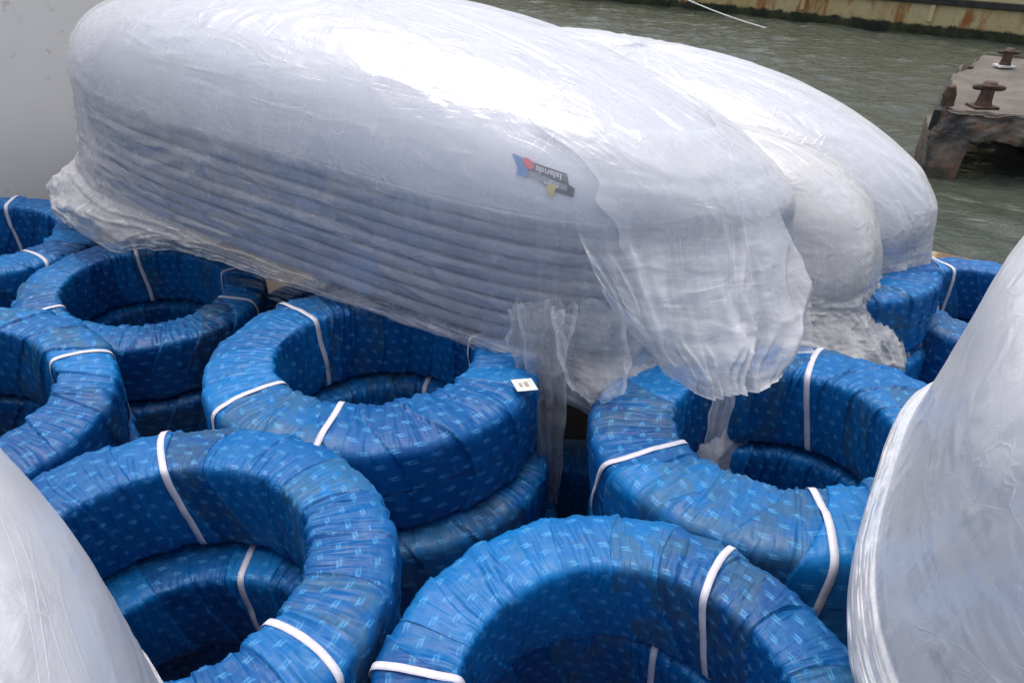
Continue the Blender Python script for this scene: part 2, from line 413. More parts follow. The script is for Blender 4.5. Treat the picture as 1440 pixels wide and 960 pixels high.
def mat_hull():
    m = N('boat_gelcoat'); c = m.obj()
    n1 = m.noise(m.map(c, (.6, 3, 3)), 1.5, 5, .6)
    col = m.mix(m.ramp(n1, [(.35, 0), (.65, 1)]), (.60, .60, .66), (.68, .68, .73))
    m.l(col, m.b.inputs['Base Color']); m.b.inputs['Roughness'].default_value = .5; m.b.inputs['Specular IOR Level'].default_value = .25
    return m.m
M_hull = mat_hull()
def mat_side():  # gelcoat of the nested hulls, shade between the rims painted in as darker colour
    m = N('boat_side_shaded'); c = m.obj()
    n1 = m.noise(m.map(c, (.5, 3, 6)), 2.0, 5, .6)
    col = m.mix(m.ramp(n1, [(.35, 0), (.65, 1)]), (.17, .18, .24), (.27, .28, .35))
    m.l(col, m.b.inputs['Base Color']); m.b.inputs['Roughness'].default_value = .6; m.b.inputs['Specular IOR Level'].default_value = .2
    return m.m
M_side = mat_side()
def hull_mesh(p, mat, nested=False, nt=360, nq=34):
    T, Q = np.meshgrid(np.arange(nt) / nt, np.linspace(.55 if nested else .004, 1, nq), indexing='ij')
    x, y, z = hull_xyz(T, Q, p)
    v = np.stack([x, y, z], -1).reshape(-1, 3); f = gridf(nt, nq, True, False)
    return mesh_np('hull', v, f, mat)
def rim_mesh(p, nt=360, t=.041, o=.015):
    T = np.arange(nt) / nt; x, y = plan(T, p['L'], p['W'], p['ends'])
    dx = np.roll(x, -1) - np.roll(x, 1); dy = np.roll(y, -1) - np.roll(y, 1); l = np.hypot(dx, dy); nx, ny = dy / l, -dx / l
    sec = [(-.012, .0), (o * .7, -.001), (o, -.006), (o, -t + .006), (o * .7, -t), (-.012, -t), ]
    v = np.stack([np.stack([x + nx * a, y + ny * a, b + 0 * x], -1) for a, b in sec], 1).reshape(-1, 3)
    return mesh_np('gunwale', v, gridf(nt, len(sec), True, True)[:, ::-1], M_lip, True)

def mat_film(name, clear=.0, warm=(.76, .76, .78), dens=1.0, bs=1.0, gf=.24, ds=1.0):
    m = N(name); c = m.n('Attribute', attribute_name='fuv').outputs['Vector']; th = m.n('Attribute', attribute_name='thick').outputs['Fac']
    o = m.obj()
    # streaks pulled along and down the sheet, crumples, fine creases
    n1 = m.noise(m.map(o, (1.2, 2.0, 2.2)), 2.2, 6, .62, 1.2)
    n2 = m.noise(m.map(c, (1.0, 5, 1), (0, 0, .5)), 2.2, 6, .65, 1.0)
    n3 = m.noise(m.map(c, (6, 1.1, 1), (0, 0, -.25)), 1.8, 5, .65, 1.2)
    rid = m.noise(m.map(o, (1, 1.3, 1.6)), 5.5, 6, .62, .7, 'RIDGED_MULTIFRACTAL')
    r = m.ramp(rid, [(.35, 0), (1.0, 1)])
    fac = m.math('MULTIPLY', m.ramp(n1, [(.34, 0), (.68, 1)]), .30)
    fac = m.math('ADD', fac, m.math('MULTIPLY', m.ramp(n2, [(.42, 0), (.70, 1)]), .28))
    fac = m.math('ADD', fac, m.math('MULTIPLY', m.ramp(n3, [(.46, 0), (.70, 1)]), .22))
    fac = m.math('ADD', fac, m.math('MULTIPLY', r, .16))
    cr = m.n('TexVoronoi', feature='DISTANCE_TO_EDGE'); wv = m.n('TexNoise'); m.l(o, wv.inputs['Vector']); wv.inputs['Scale'].default_value = 4; wv.inputs['Detail'].default_value = 4
    ad = m.n('VectorMath', operation='MULTIPLY_ADD'); m.l(wv.outputs['Color'], ad.inputs[0]); ad.inputs[1].default_value = (.35, .35, .35); m.l(o, ad.inputs[2])
    m.l(ad.outputs[0], cr.inputs['Vector']); cr.inputs['Scale'].default_value = 8.5
    cl = m.math('MULTIPLY', m.ramp(cr.outputs['Distance'], [(0, 1), (.03, 0)]), m.ramp(m.noise(o, 3.3, 3), [(.52, 0), (.68, 1)]))
    fac = m.math('ADD', fac, m.math('MULTIPLY', cl, .16))
    k1 = m.noise(m.map(o, (.45, 3.4, 3.4), (.2, .35, .15)), 1.6, 1.5, .45, .5)
    k2 = m.noise(m.map(o, (2.8, .6, .8), (.1, -.5, .4)), 1.5, 1.5, .45, .5)
    def crease(f, c0, w_): return m.math('SUBTRACT', 1.0, m.math('DIVIDE', m.math('ABSOLUTE', m.math('SUBTRACT', f, c0)), w_), clamp=True)
    ck = m.math('MAXIMUM', m.math('MAXIMUM', crease(k1, .47, .006), crease(k1, .56, .005)), m.math('MAXIMUM', crease(k2, .50, .006), crease(k2, .58, .005)))
    ck = m.math('MULTIPLY', m.math('MULTIPLY', ck, 1.0 if ds > .9 else .22), m.ramp(m.noise(o, 4.2, 3), [(.40, 0), (.58, 1)]))
    fac = m.math('ADD', fac, m.math('MULTIPLY', ck, .30))
    fac = m.math('MULTIPLY', fac, m.math('ADD', m.math('MULTIPLY', th, 1.15), .30))
    fac = m.math('ADD', fac, m.math('MULTIPLY', th, .46 * dens))
    fac = m.math('ADD', fac, .05 - clear)
    lw = m.n('LayerWeight'); lw.inputs['Blend'].default_value = .18
    fac = m.math('ADD', fac, m.math('MULTIPLY', lw.outputs['Facing'], .28))
    fac = m.math('MINIMUM', m.math('MAXIMUM', fac, .06), .93)
    m.b.inputs['Base Color'].default_value = (*warm, 1)
    m.b.inputs['Roughness'].default_value = .5; m.b.inputs['Specular IOR Level'].default_value = .22
    b1 = m.bump(rid, .30 * bs, .010)
    st = m.noise(m.map(o, (.7, 3.2, 3.2), (.2, .35, .12)), 4.5, 6, .62, 1.4 * ds, 'RIDGED_MULTIFRACTAL')
    b2 = m.bump(st, .55 * bs, .009, b1)
    b3 = m.bump(m.noise(m.map(o, (1, 2, 2)), 8, 5, .6, 1.8 * ds), .40 * bs, .008, b2)
    b3 = m.bump(ck, .30, .004, b3)
    b4 = m.bump(cl, .25, .003, b3)
    tl = m.n('BsdfTranslucent'); tl.inputs[0].default_value = (.8, .8, .82, 1); m.l(b4, tl.inputs['Normal'])
    ms = m.n('MixShader'); ms.inputs[0].default_value = .30; m.l(m.b.outputs[0], ms.inputs[1]); m.l(tl.outputs[0], ms.inputs[2])
    tp = m.n('BsdfTransparent'); tp.inputs[0].default_value = (.96, .97, .98, 1)
    mm = m.n('MixShader'); m.l(fac, mm.inputs[0]); m.l(tp.outputs[0], mm.inputs[1]); m.l(ms.outputs[0], mm.inputs[2])
    gl = m.n('BsdfGlossy'); gl.inputs['Roughness'].default_value = .19; m.l(b4, gl.inputs['Normal'])
    fn = m.n('Fresnel'); fn.inputs['IOR'].default_value = 1.4; m.l(b4, fn.inputs['Normal'])
    m2 = m.n('MixShader'); m.l(m.math('MULTIPLY', fn.outputs[0], gf), m2.inputs[0]); m.l(mm.outputs[0], m2.inputs[1]); m.l(gl.outputs[0], m2.inputs[2])
    m.l(m2.outputs[0], m.out.inputs['Surface'])
    return m.m
M_film = mat_film('clear_plastic_film')
M_film2 = mat_film('clear_plastic_film_thick', -.05, (.86, .86, .88), bs=.7, gf=.24, ds=.35)
M_film3 = mat_film('clear_plastic_film_yellowed', 0, (.78, .76, .71))

def film_mesh(p, depth, skirt, seed, mat, thick, nt=1100, flare=None, gather=.35, crump=1.0, rng_=None, extra=0.0):
    """sheet over the stack: dome, sides down by depth, then a loose skirt.
    skirt(T) -> length, flare(T) -> outward reach, thick(T, band) -> cloudiness"""
    nd, ns, nk = 56, 46, 44
    T1 = np.arange(nt) / nt
    q = np.concatenate([np.linspace(.004, 1, nd), 1 + np.linspace(0, 1, ns + 1)[1:], 2 + np.linspace(0, 1, nk + 1)[1:]])
    if rng_:
        t0, t1, q0, sh = rng_; q = q[q > q0]; T1 = np.linspace(0, 1, nt)
        T, Q = np.meshgrid(T1, q, indexing='ij'); T = t0 + (t1 - t0) * T + sh * (Q - 1) * (1 - T) + .004 * noise(Q / 3, Q * 0, 30, 1, seed + 40) * (1 - T)
    else: T, Q = np.meshgrid(T1, q, indexing='ij')
    Tw = T + .004 * noise(T, Q / 3, 40, 6, seed + 20)
    x, y, z = hull_xyz(Tw, np.clip(Q, 0, 1), p)
    px, py = plan(Tw, p['L'], p['W'], p['ends'])
    e = 1e-3; ax, ay = plan(Tw + e, p['L'], p['W'], p['ends']); bx, by = plan(Tw - e, p['L'], p['W'], p['ends'])
    tx, ty = ax - bx, ay - by; l = np.hypot(tx, ty) + 1e-9; nx, ny = ty / l, -tx / l
    # normals of plan can flip quickly at pointed tips: smooth them with the radial direction
    rr = np.hypot(px, py * 2) + 1e-6; nx = nx * .75 + px / rr * .25; ny = ny * .75 + py * 2 / rr * .25
    l = np.hypot(nx, ny); nx /= l; ny /= l
    sideq = np.clip(Q - 1, 0, 1); skq = np.clip(Q - 2, 0, 1)
    off = .012 + .026 * np.clip((Q - .8) / .2, 0, 1)
    # folds
    f1 = 1 - np.abs(noise(T + .02 * sideq * noise(T, Q / 3, 12, 3, seed), Q / 3, 46, 3, seed + 1)) * 2
    f2 = 1 - np.abs(noise(T * 1 + .02 * noise(T, Q / 3, 30, 8, seed + 2), Q / 3, 110, 6, seed + 3)) * 2
    f3 = 1 - np.abs(noise(T + .03 * noise(T, Q / 3, 18, 6, seed + 4), Q / 3 + .10 * noise(T, Q / 3, 14, 3, seed + 5), 34, 22, seed + 6)) * 2
    f3v = 1 - np.abs(noise(T + .012 * noise(T, Q / 3, 22, 5, seed + 33), Q / 3, 120, 5, seed + 34)) * 2
    em = np.clip((bumpf(T, 0, .09) + bumpf(T, .5, .06)) * np.clip((Q - .9) * 3, 0, 1), 0, 1); f3 = f3 * (1 - em) + f3v * em
    f4 = 1 - np.abs(noise(T, Q / 3, 170, 40, seed + 7)) * 2
    low = np.clip((Q - .75) / .5, 0, 1)
    big = noise(T, Q / 3, 26, 12, seed + 30)
    d = off + extra + crump * (.003 * np.clip(f3, 0, 1) * (1 - low) + .004 * big * (1 - low))
    d += crump * low * (.007 * np.clip(f1, 0, 1) + .007 * np.clip(f3, 0, 1) ** 1.5 + .008 * np.clip(big, 0, 1) + .002 * np.clip(f4, 0, 1))
    zz = z.copy()
    dep = depth(T) if callable(depth) else depth
    zz = zz - sideq * dep * (1 + 0.0 * T)
    sk = skirt(T); fl = flare(T) if flare else .06 + 0 * T
    ls = sk * (1 + .14 * noise(T, T * 0, 36, 1, seed + 8) + .04 * noise(T, T * 0, 170, 1, seed + 9))
    zz = zz - skq * ls + (.004 * f3 + .002 * f4) * np.clip(skq * 3, 0, 1)
    gath = np.clip(sideq * .4 + skq * 1.1, 0, 1)
    amp = gather * np.clip(sk / .25, .15, 1.3)
    d = d + gath * amp * (.060 * f1 + .026 * f2 + .020 * f3 + .002 * f4) * .8
    d = d + fl * (sideq ** 2 * .45 + np.sin(skq * 1.9) * .9)
    d = np.maximum(d, off * .9)
    X = x + nx * d; Y = y + ny * d
    upd = np.clip(1 - Q / .75, 0, 1)
    zz = zz + (.010 + .005 * np.clip(f3, 0, 1)) * np.clip((1 - Q) * 4, 0, 1)
    tk = thick(T, Q, px, py)
    fu = np.stack([T * 2 * (p['L'] + p['W']), Q * .55, 0 * T], -1).reshape(-1, 3)
    v = np.stack([X, Y, zz], -1).reshape(-1, 3)
    return mesh_np('film', v, gridf(nt, len(q), not rng_, False), mat, attrs={'fuv': fu, 'thick': tk.ravel()})

def bumpf(T, c, w_):                       # periodic bump on the perimeter
    d = np.abs((T - c + .5) % 1 - .5); return np.exp(-(d / w_) ** 2)
def stack(name, labels, p, u0, n0, zc, yaw, pitch, nest, n, film_label, skirt, flare, thick, seed, mat=M_film, gather=.35, group='upturned boats nested in the wrapped stacks', depth=None, roll=0, crump=1.0):
    """p: hull; (u0, n0, zc): centre of the lowest rim in the vessel's frame"""
    base = Matrix.Translation(UN(u0, n0, zc)) @ Matrix.Rotation(A0 + yaw, 4, 'Z') @ Matrix.Rotation(pitch, 4, 'Y') @ Matrix.Rotation(roll, 4, 'X')
    rng = random.Random(seed)
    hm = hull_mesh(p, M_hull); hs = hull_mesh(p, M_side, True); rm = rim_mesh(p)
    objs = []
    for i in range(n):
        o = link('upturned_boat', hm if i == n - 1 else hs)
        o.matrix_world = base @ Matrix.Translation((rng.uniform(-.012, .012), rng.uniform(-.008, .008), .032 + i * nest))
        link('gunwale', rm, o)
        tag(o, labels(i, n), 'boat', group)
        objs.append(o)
    top = (n - 1) * nest + .032
    me = film_mesh(p, depth if depth else top, skirt, seed, mat, thick, flare=flare, gather=gather, crump=crump)
    f = link('plastic_wrap', me); f.matrix_world = base @ Matrix.Translation((0, 0, top))
    tag(f, film_label, 'plastic wrap', 'sheets of clear plastic over the boats')
    return objs, f

ORD = ['lowest', 'second', 'third', 'fourth', 'fifth', 'sixth', 'seventh', 'eighth', 'ninth', 'tenth']
def mk(where):
    def f(i, n):
        if i == n - 1: return f'topmost upturned pale boat of the {where}'
        return f'upturned boat, {ORD[i]} from the bottom of the {where}, edge showing'
    return f
# main stack
PM = dict(L=3.266, W=1.206, H=.413, m=2.6, sr=.538, sl=.171, ends=(3.831, 1.329, 4.837, 1.203))
def sk_m(T): return .015 + .05 * (1 - bumpf(T, .86, .07)) + .36 * bumpf(T, .0, .085) + .22 * bumpf(T, .965, .028) + .12 * bumpf(T, .985, .02) + .24 * bumpf(T, .51, .08) + .10 * bumpf(T, .63, .05)
def fl_m(T): return .010 + .25 * bumpf(T, .0, .075) + .22 * bumpf(T, .5, .075) + .08 * bumpf(T, .6, .05)
def th_m(T, Q, px, py):
    side = np.clip(1 - np.abs(Q - 1.5) / .7, 0, 1)
    ends = np.clip(bumpf(T, 0, .08) + bumpf(T, .52, .08), 0, 1) * np.clip((Q - .6) * 1.2, 0, 1)
    clear_ = np.exp(-((T - .893) / .030) ** 2 - ((Q - .84) / .16) ** 2)
    return (.14 + .42 * np.clip(1 - Q / .7, 0, 1) - .03 * side + .85 * ends + .14 * np.clip(Q - 1.9, 0, 1) + .22 * np.clip(1 - np.abs(Q - 1.05) / .12, 0, 1)) * (1 - .5 * clear_)
main, main_film = stack('main', mk('long wrapped stack'), PM, -1.979, 2.163, -1.159, .038, .056, .051, 9, 'crumpled clear plastic sheet over the long boat stack, skirt hanging at its right end',
      sk_m, fl_m, th_m, 100, gather=.40)
def parkeep(o, p):
    bpy.context.view_layer.update(); o.parent = p; o.matrix_parent_inverse = p.matrix_world.inverted(); return o
# the loose second layer of the sheet round the right end
def sk_f(T): return .15 + .36 * bumpf(T, .978, .026) + .14 * bumpf(T, .03, .05)
def fl_f(T): return .05 + .15 * bumpf(T, .0, .06)
def th_f(T, Q, px, py): return .22 + .35 * bumpf(T, .0, .04) + .25 * np.clip(Q - 1.2, 0, .5) + .5 * np.clip(1 - (T - (.916 + .030 * (Q - 1))) / .006, 0, 1)
fo = link('loose_fold', film_mesh(PM, .440, sk_f, 140, M_film, th_f, nt=360, flare=fl_f, gather=.5, rng_=(.916, 1.09, .55, .030), extra=.016), main_film)
# strips of torn film hanging from the edge
def tail(pts, ws, seed, thick=.35, n=70, k=26, fold=.5):
    pts = [Vector(p) + Vector((0, 0, CAMZ)) for p in pts]; rng = np.random.default_rng(seed)
    s_ = np.linspace(0, 1, n); P = np.array([tuple(p) for p in pts]); ts = np.linspace(0, 1, len(pts))
    c = np.stack([np.interp(s_, ts, P[:, i]) for i in range(3)], -1); wd = np.interp(s_, ts, ws)
    c[:, 0] += .003 * noise(s_ * .5, s_ * 0, 14, 1, seed); q = np.linspace(-1, 1, k)
    S, Qq = np.meshgrid(s_, q, indexing='ij')
    W_ = wd[:, None] * (1 + .10 * noise(S * .5, Qq * .2 + .5, 20, 3, seed + 1))
    depth_ = wd[:, None] * fold * noise(S * .25 + .1, Qq * .45 + .5, 9, 9, seed + 2) + .003 * noise(S * .5, Qq * .45 + .5, 30, 16, seed + 3)
    X = c[:, None, 0] + W_ * Qq * .93; Y = c[:, None, 1] + depth_ - .05 * W_ * Qq; Z = c[:, None, 2] + .012 * noise(S * .5, Qq * .45 + .5, 3, 6, seed + 4) * S
    fu = np.stack([Qq * .1, S * .5, 0 * S], -1).reshape(-1, 3)
    th = np.clip(thick + .5 * noise(S * .4, Qq * .45 + .5, 8, 8, seed + 5) * thick + .25 * (np.abs(Qq) > .9), 0, 1)
    me = mesh_np('tail', np.stack([X, Y, Z], -1).reshape(-1, 3), gridf(n, k, False, False), M_film, attrs={'fuv': fu, 'thick': th.ravel()})
    o = link('hanging_strip', me); return parkeep(o, main_film)
tail([(.10, 1.79, -1.02), (.105, 1.75, -1.17), (.125, 1.70, -1.42), (.14, 1.70, -1.62), (.15, 1.70, -1.78)], [.10, .075, .055, .04, .02], 1, .26)
tail([(.07, 1.80, -1.02), (.08, 1.75, -1.18), (.10, 1.73, -1.34)], [.09, .10, .04], 4, .12, fold=.8)
tail([(.22, 1.70, -.98), (.235, 1.63, -1.10), (.25, 1.58, -1.19), (.25, 1.58, -1.23)], [.11, .12, .08, .02], 7, .10, fold=.5)
tail([(.585, 1.55, -.98), (.575, 1.46, -1.14), (.57, 1.46, -1.36)], [.030, .032, .020], 9, .22)
# the broad loose corner of the sheet that sags over the coil below
def drape(rows, seed, ns=170, nt=90, thick=.34):
    G = np.array(rows, float); G[..., 2] += CAMZ                     # 3 rows x 5 columns
    def cr(P, x):                                                    # Catmull-Rom through the columns
        P = np.concatenate([2 * P[:1] - P[1:2], P, 2 * P[-1:] - P[-2:-1]]); k = len(P) - 3
        i = np.clip(np.floor(x * k).astype(int), 0, k - 1); f = (x * k - i)[:, None]
        a, b, c, d = P[i], P[i + 1], P[i + 2], P[i + 3]
        return .5 * (2 * b + (c - a) * f + (2 * a - 5 * b + 4 * c - d) * f ** 2 + (3 * b - a - 3 * c + d) * f ** 3)
    sx = np.linspace(0, 1, ns); t = np.linspace(0, 1, nt)
    R = [cr(r, sx) for r in G]
    S, T = np.meshgrid(sx, t, indexing='ij')
    w0 = 2 * (T - .5) * (T - 1); w1 = 4 * T * (1 - T); w2 = 2 * T * (T - .5)
    P = R[0][:, None] * w0[..., None] + R[1][:, None] * w1[..., None] + R[2][:, None] * w2[..., None]
    # folds fan out downwards from the corner of the boats
    fan = .12 + S * .76 + (S - .62) * -.25 * (1 - T)
    q1 = 1 - np.abs(noise(fan + .03 * noise(S * .5, T * .5, 5, 5, seed), T * .4, 13, 2, seed + 1)) * 2
    q2 = 1 - np.abs(noise(fan + .02 * noise(S * .5, T * .5, 9, 9, seed + 4), T * .45, 34, 5, seed + 2)) * 2
    q3 = noise(S * .5, T * .45, 22, 16, seed + 3); q4 = 1 - np.abs(noise(S * .5 + .03 * q3, T * .45, 30, 30, seed + 6)) * 2
    out = (.006 + .030 * T) * q1 + (.003 + .013 * T) * q2 + .006 * q3 + .004 * q4 * T + .012 * np.sin(T * 3.1)
    nrm = np.stack([.30 + .5 * S, -.85 + 0 * S, .25 + 0 * S], -1)
    P = P + nrm * out[..., None]
    P[..., 2] += T ** 3 * .018 * noise(S * .5, T * 0, 16, 1, seed + 5)
    th = thick + .22 * np.clip(q1, 0, 1) + .18 * np.clip(q2, 0, 1) + .2 * np.exp(-((S - .55) / .22) ** 2) - .30 * np.clip(.35 - S, 0, 1) + .3 * (T > .985) + .35 * (S < .018) - .25 * np.clip(T - .75, 0, 1)
    tf = np.clip((T - .04 + .05 * noise(S * .5, T * 0, 12, 1, seed + 8)) / .30, 0, 1); th = (th + .12) * tf * tf * (3 - 2 * tf) - .14
    fu = np.stack([S * .8, T * .5, 0 * S], -1).reshape(-1, 3)
    o = link('loose_corner', mesh_np('loose_corner', P.reshape(-1, 3), gridf(ns, nt, False, False), M_film, attrs={'fuv': fu, 'thick': np.clip(th, -.14, 1).ravel()}))
    return parkeep(o, main_film)
drape([[[.150, 1.690, -.700], [.270, 1.625, -.670], [.400, 1.595, -.630], [.540, 1.610, -.60], [.665, 1.690, -.610]],
       [[.213, 1.593, -.83], [.306, 1.503, -.862], [.435, 1.439, -.843], [.589, 1.452, -.808], [.729, 1.543, -.815]],
       [[.261, 1.542, -.907], [.385, 1.433, -1.0], [.471, 1.348, -1.026], [.571, 1.335, -.981], [.746, 1.441, -.947]]], 61)
# sticker on the topmost boat, seen through the film
def hull_patch(p, T0, Q0, pts, lift, ang):
    """pts: (a right, b down) metres on the hull's near side"""
    def H(T, Q): return np.array(hull_xyz(np.asarray(T), np.asarray(Q), p)).T
    e = 1e-3; dT = np.linalg.norm(H(T0 + e, Q0) - H(T0 - e, Q0)) / (2 * e); dQ = np.linalg.norm(H(T0, Q0 + e) - H(T0, Q0 - e)) / (2 * e)
    pts = np.asarray(pts, float) * .82; ca, sa = math.cos(ang), math.sin(ang)
    A = pts[:, 0] * ca - pts[:, 1] * sa; B = pts[:, 0] * sa + pts[:, 1] * ca
    T = T0 + A / dT; Q = Q0 + B / dQ
    v = H(T, Q); n = np.cross(H(T + e, Q) - H(T - e, Q), H(T, Q + e) - H(T, Q - e)); n /= np.linalg.norm(n, axis=1)[:, None]
    n *= np.sign((n[:, 1] * v[:, 1]).sum())
    return v + n * lift
def sheet(name, poly_, lift, mat, parent, ang, res=14):
    x0, y0 = np.min(poly_, 0); x1, y1 = np.max(poly_, 0)
    # fan of rings from the centroid keeps the outline and bends with the hull
    c = np.mean(poly_, 0); k = len(poly_); rings = np.linspace(0, 1, 6)[1:]
    dense = []
    for i in range(k):
        for t in np.linspace(0, 1, 6)[:-1]: dense.append(np.array(poly_[i]) * (1 - t) + np.array(poly_[(i + 1) % k]) * t)
    dense = np.array(dense); m_ = len(dense); pts = np.concatenate([[c]] + [c + (dense - c) * r for r in rings])
    v = hull_patch(PM, .8925, .835, pts, lift, ang)
    f = [(0, 1 + i, 1 + (i + 1) % m_) for i in range(m_)]
    for r in range(len(rings) - 1):
        for i in range(m_): f.append((1 + r * m_ + i, 1 + (r + 1) * m_ + i, 1 + (r + 1) * m_ + (i + 1) % m_, 1 + r * m_ + (i + 1) % m_))
    me = bpy.data.meshes.new(name); me.from_pydata([tuple(q) for q in v], [], f); me.materials.append(mat)
    return link(name, me, parent)
def lettering(txt, x, y, size, lift, mat, parent, ang):
    cu = bpy.data.curves.new('t', 'FONT'); cu.body = txt; cu.size = size; cu.shear = .25; cu.align_x = 'CENTER'; cu.align_y = 'CENTER'; cu.offset = size * .02
    to = bpy.data.objects.new('t', cu); C.objects.link(to); bpy.context.view_layer.update()
    me = bpy.data.meshes.new_from_object(to.evaluated_get(bpy.context.evaluated_depsgraph_get())); bpy.data.objects.remove(to)
    co = np.zeros(len(me.vertices) * 3); me.vertices.foreach_get('co', co); co = co.reshape(-1, 3)
    v = hull_patch(PM, .8925, .835, np.stack([x - co[:, 0], y + co[:, 1]], -1), lift, ang)     # the boat is upside down, and so is its writing
    me.vertices.foreach_set('co', v.astype(np.float32).ravel()); me.materials.clear(); me.materials.append(mat); me.update()
    return link('lettering', me, parent)
c_ = lambda n_, k_: simple('sticker_' + n_, k_, .5, .3)
an = .16
topb = main[-1]
stk = sheet('sticker', [(-.045, -.040), (.085, -.040), (.085, .002), (.105, .008), (.10, .045), (.035, .045), (-.055, .010)], .0030, c_('charcoal', (.13, .13, .14)), topb, an)
sheet('blue_field', [(-.105, -.045), (-.052, -.042), (-.060, .028), (-.10, .030), (-.092, .005)], .0034, c_('blue', (.14, .27, .50)), stk, an)
sheet('grey_band', [(-.05, -.004), (.08, .006), (.078, .030), (-.06, .022)], .0038, c_('grey', (.30, .30, .34)), stk, an)
sheet('red_disc', [(-.050 + .020 * math.cos(i * .5236), -.028 + .020 * math.sin(i * .5236)) for i in range(12)], .0046, c_('red', (.62, .13, .16)), stk, an)
sheet('yellow_mark', [(.010, .016), (.045, .018), (.035, .045), (.030, .068), (.012, .066), (.006, .040)], .0050, c_('yellow', (.60, .52, .22)), stk, an)
lettering('Islands', .022, -.020, .034, .0054, c_('white', (.62, .62, .66)), stk, an)
lettering('Staff', .028, .016, .030, .0056, c_('white', (.62, .62, .66)), stk, an)
PS = dict(L=2.793, W=1.20, H=.472, m=2.712, sr=.235, sl=.128, ends=(4.505, 2.735, 2.738, 1.666))
def sk_s(T): return .06 + .19 * bumpf(T, .0, .08)
def fl_s(T): return .015 + .11 * bumpf(T, 0, .12)
def th_s(T, Q, px, py): return .55 + .25 * bumpf(T, 0, .1) * np.clip(Q - .6, 0, 1) - .15 * np.clip(Q - 1.6, 0, 1) + .15 * np.clip(1 - Q, 0, 1)
stack('far', mk('far waterside stack'), PS, -1.276, 3.237, -1.294, -.128, .043, .055, 5, 'milky plastic sheet over the far boat stack next to the water', sk_s, fl_s, th_s, 200, M_film)
PT = dict(L=1.556, W=.617, H=.44, m=2.25, sr=.003, sl=.125, ends=(4.168, 3.082, 5.167, 2.795))
def sk_t(T): return .10 + .14 * bumpf(T, .0, .12)
def th_t(T, Q, px, py): return .60 + .3 * np.clip(Q - .8, 0, 1) * bumpf(T, 0, .15) - .2 * np.clip(Q - 2, 0, 1)
stack('small', mk('small middle stack'), PT, -.80, 2.655, -1.285, .06, .005, .05, 3, 'milky plastic over the small stack between the two long ones', sk_t, fl_s, th_t, 300, M_film3)
# foreground
PR = dict(L=3.428, W=1.50, H=.554, m=3.28, sr=.096, sl=.221, ends=(3.2, 3.6, 3.078, 3.18))
def sk_r(T): return .03 + .10 * bumpf(T, .60, .06)
def fl_r(T): return .006 + .02 * bumpf(T, .5, .12)
def th_r(T, Q, px, py): return .95 - .2 * np.clip(Q - 1.2, 0, 1) + 0 * T
stack('right', mk('right edge stack'), PR, 1.898, 1.085, -.992, -.042, .063, .055, 6, 'thick milky plastic over the boat stack at the right edge', sk_r, fl_r, th_r, 400, M_film2, gather=.10, crump=.12)
PL = dict(L=3.548, W=1.314, H=.507, m=2.704, sr=.039, sl=.034, ends=(3.755, 2.933, 3.735, 2.291))
def sk_l(T): return .03 + 0 * T
def fl_l(T): return .004 + 0 * T
stack('left', mk('lower left corner stack'), PL, -2.07, -.429, -1.131, .059, -.066, .055, 5, 'streaky white plastic over the boat stack in the lower left corner', sk_l, fl_l, th_r, 500, M_film2, gather=.10, crump=.2)

# ------------------------------------------------------------------ vessel: deck, far side, wall
def mat_deck():
    m = N('deck_steel'); c = m.obj()
    n1 = m.noise(c, 2.5, 6, .65)
    m.l(m.mix(m.ramp(n1, [(.4, 0), (.62, 1)]), (.035, .037, .036), (.09, .06, .04)), m.b.inputs['Base Color']); m.b.inputs['Roughness'].default_value = .7
    m.bump(n1, .4, .01); return m.m
def uvbox(mb, u0, u1, n0, n1, z0, z1):
    c = UN((u0 + u1) / 2, (n0 + n1) / 2, (z0 + z1) / 2)
    return mb.box(c, (u1 - u0, n1 - n0, z1 - z0), Matrix.Rotation(A0, 3, 'Z'))
DZ = -2.25
dk = uvbox(MB(), -4.4, 4.6, -4.2, 3.79, DZ - .1, DZ).build('deck', mat_deck()); tag(dk, kind='structure')
def mat_wall():
    m = N('painted_steel_wall'); c = m.obj()
    n1 = m.noise(m.map(c, (1, 1, .5)), 1.4, 6, .65, .4); n2 = m.noise(m.map(c, (4, 4, .7)), 2.2, 5, .7)
    n3 = m.noise(c, 9, 4, .7)
    col = m.mix(m.ramp(n1, [(.35, 0), (.7, 1)]), (.84, .81, .76), (.77, .73, .67))
    col = m.mix(m.math('MULTIPLY', m.ramp(n2, [(.60, 0), (.78, 1)]), .35), col, (.46, .40, .31))
    col = m.mix(m.math('MULTIPLY', m.ramp(n3, [(.62, 0), (.69, 1)]), .45), col, (.36, .30, .22))
    m.l(col, m.b.inputs['Base Color']); m.b.inputs['Roughness'].default_value = .42
    b = m.bump(m.noise(c, 1.1, 3, .5), .25, .06); m.bump(m.noise(c, 60, 3, .6), .12, .004, b); return m.m
MWALL = mat_wall()
wl = uvbox(MB(), -4.62, -4.42, -4.2, 3.42, DZ, .6).build('cabin_wall', MWALL, bevel=.01)
tag(wl, 'plain beige painted steel wall with faint stains behind the far left coils', 'wall')
mb = MB()
for nn in (-2.6, -.5, 1.6, 3.3): uvbox(mb, -4.425, -4.405, nn - .02, nn + .02, DZ, .58)
mb.build('weld_seam', MWALL, wl)
def mat_wood():
    m = N('worn_timber'); c = m.map(m.obj(), (1, 1, 1), (0, 0, -A0))
    g = m.noise(m.map(c, (1.2, 18, 18)), 1.8, 6, .65)
    col = m.mix(m.ramp(g, [(.35, 0), (.65, 1)]), (.08, .04, .022), (.25, .14, .065))
    col = m.mix(m.ramp(m.noise(c, 6, 4), [(.55, 0), (.7, 1)]), col, (.42, .32, .18))
    m.l(col, m.b.inputs['Base Color']); m.b.inputs['Roughness'].default_value = .7; m.bump(g, .5, .01); return m.m
MWOOD = mat_wood()
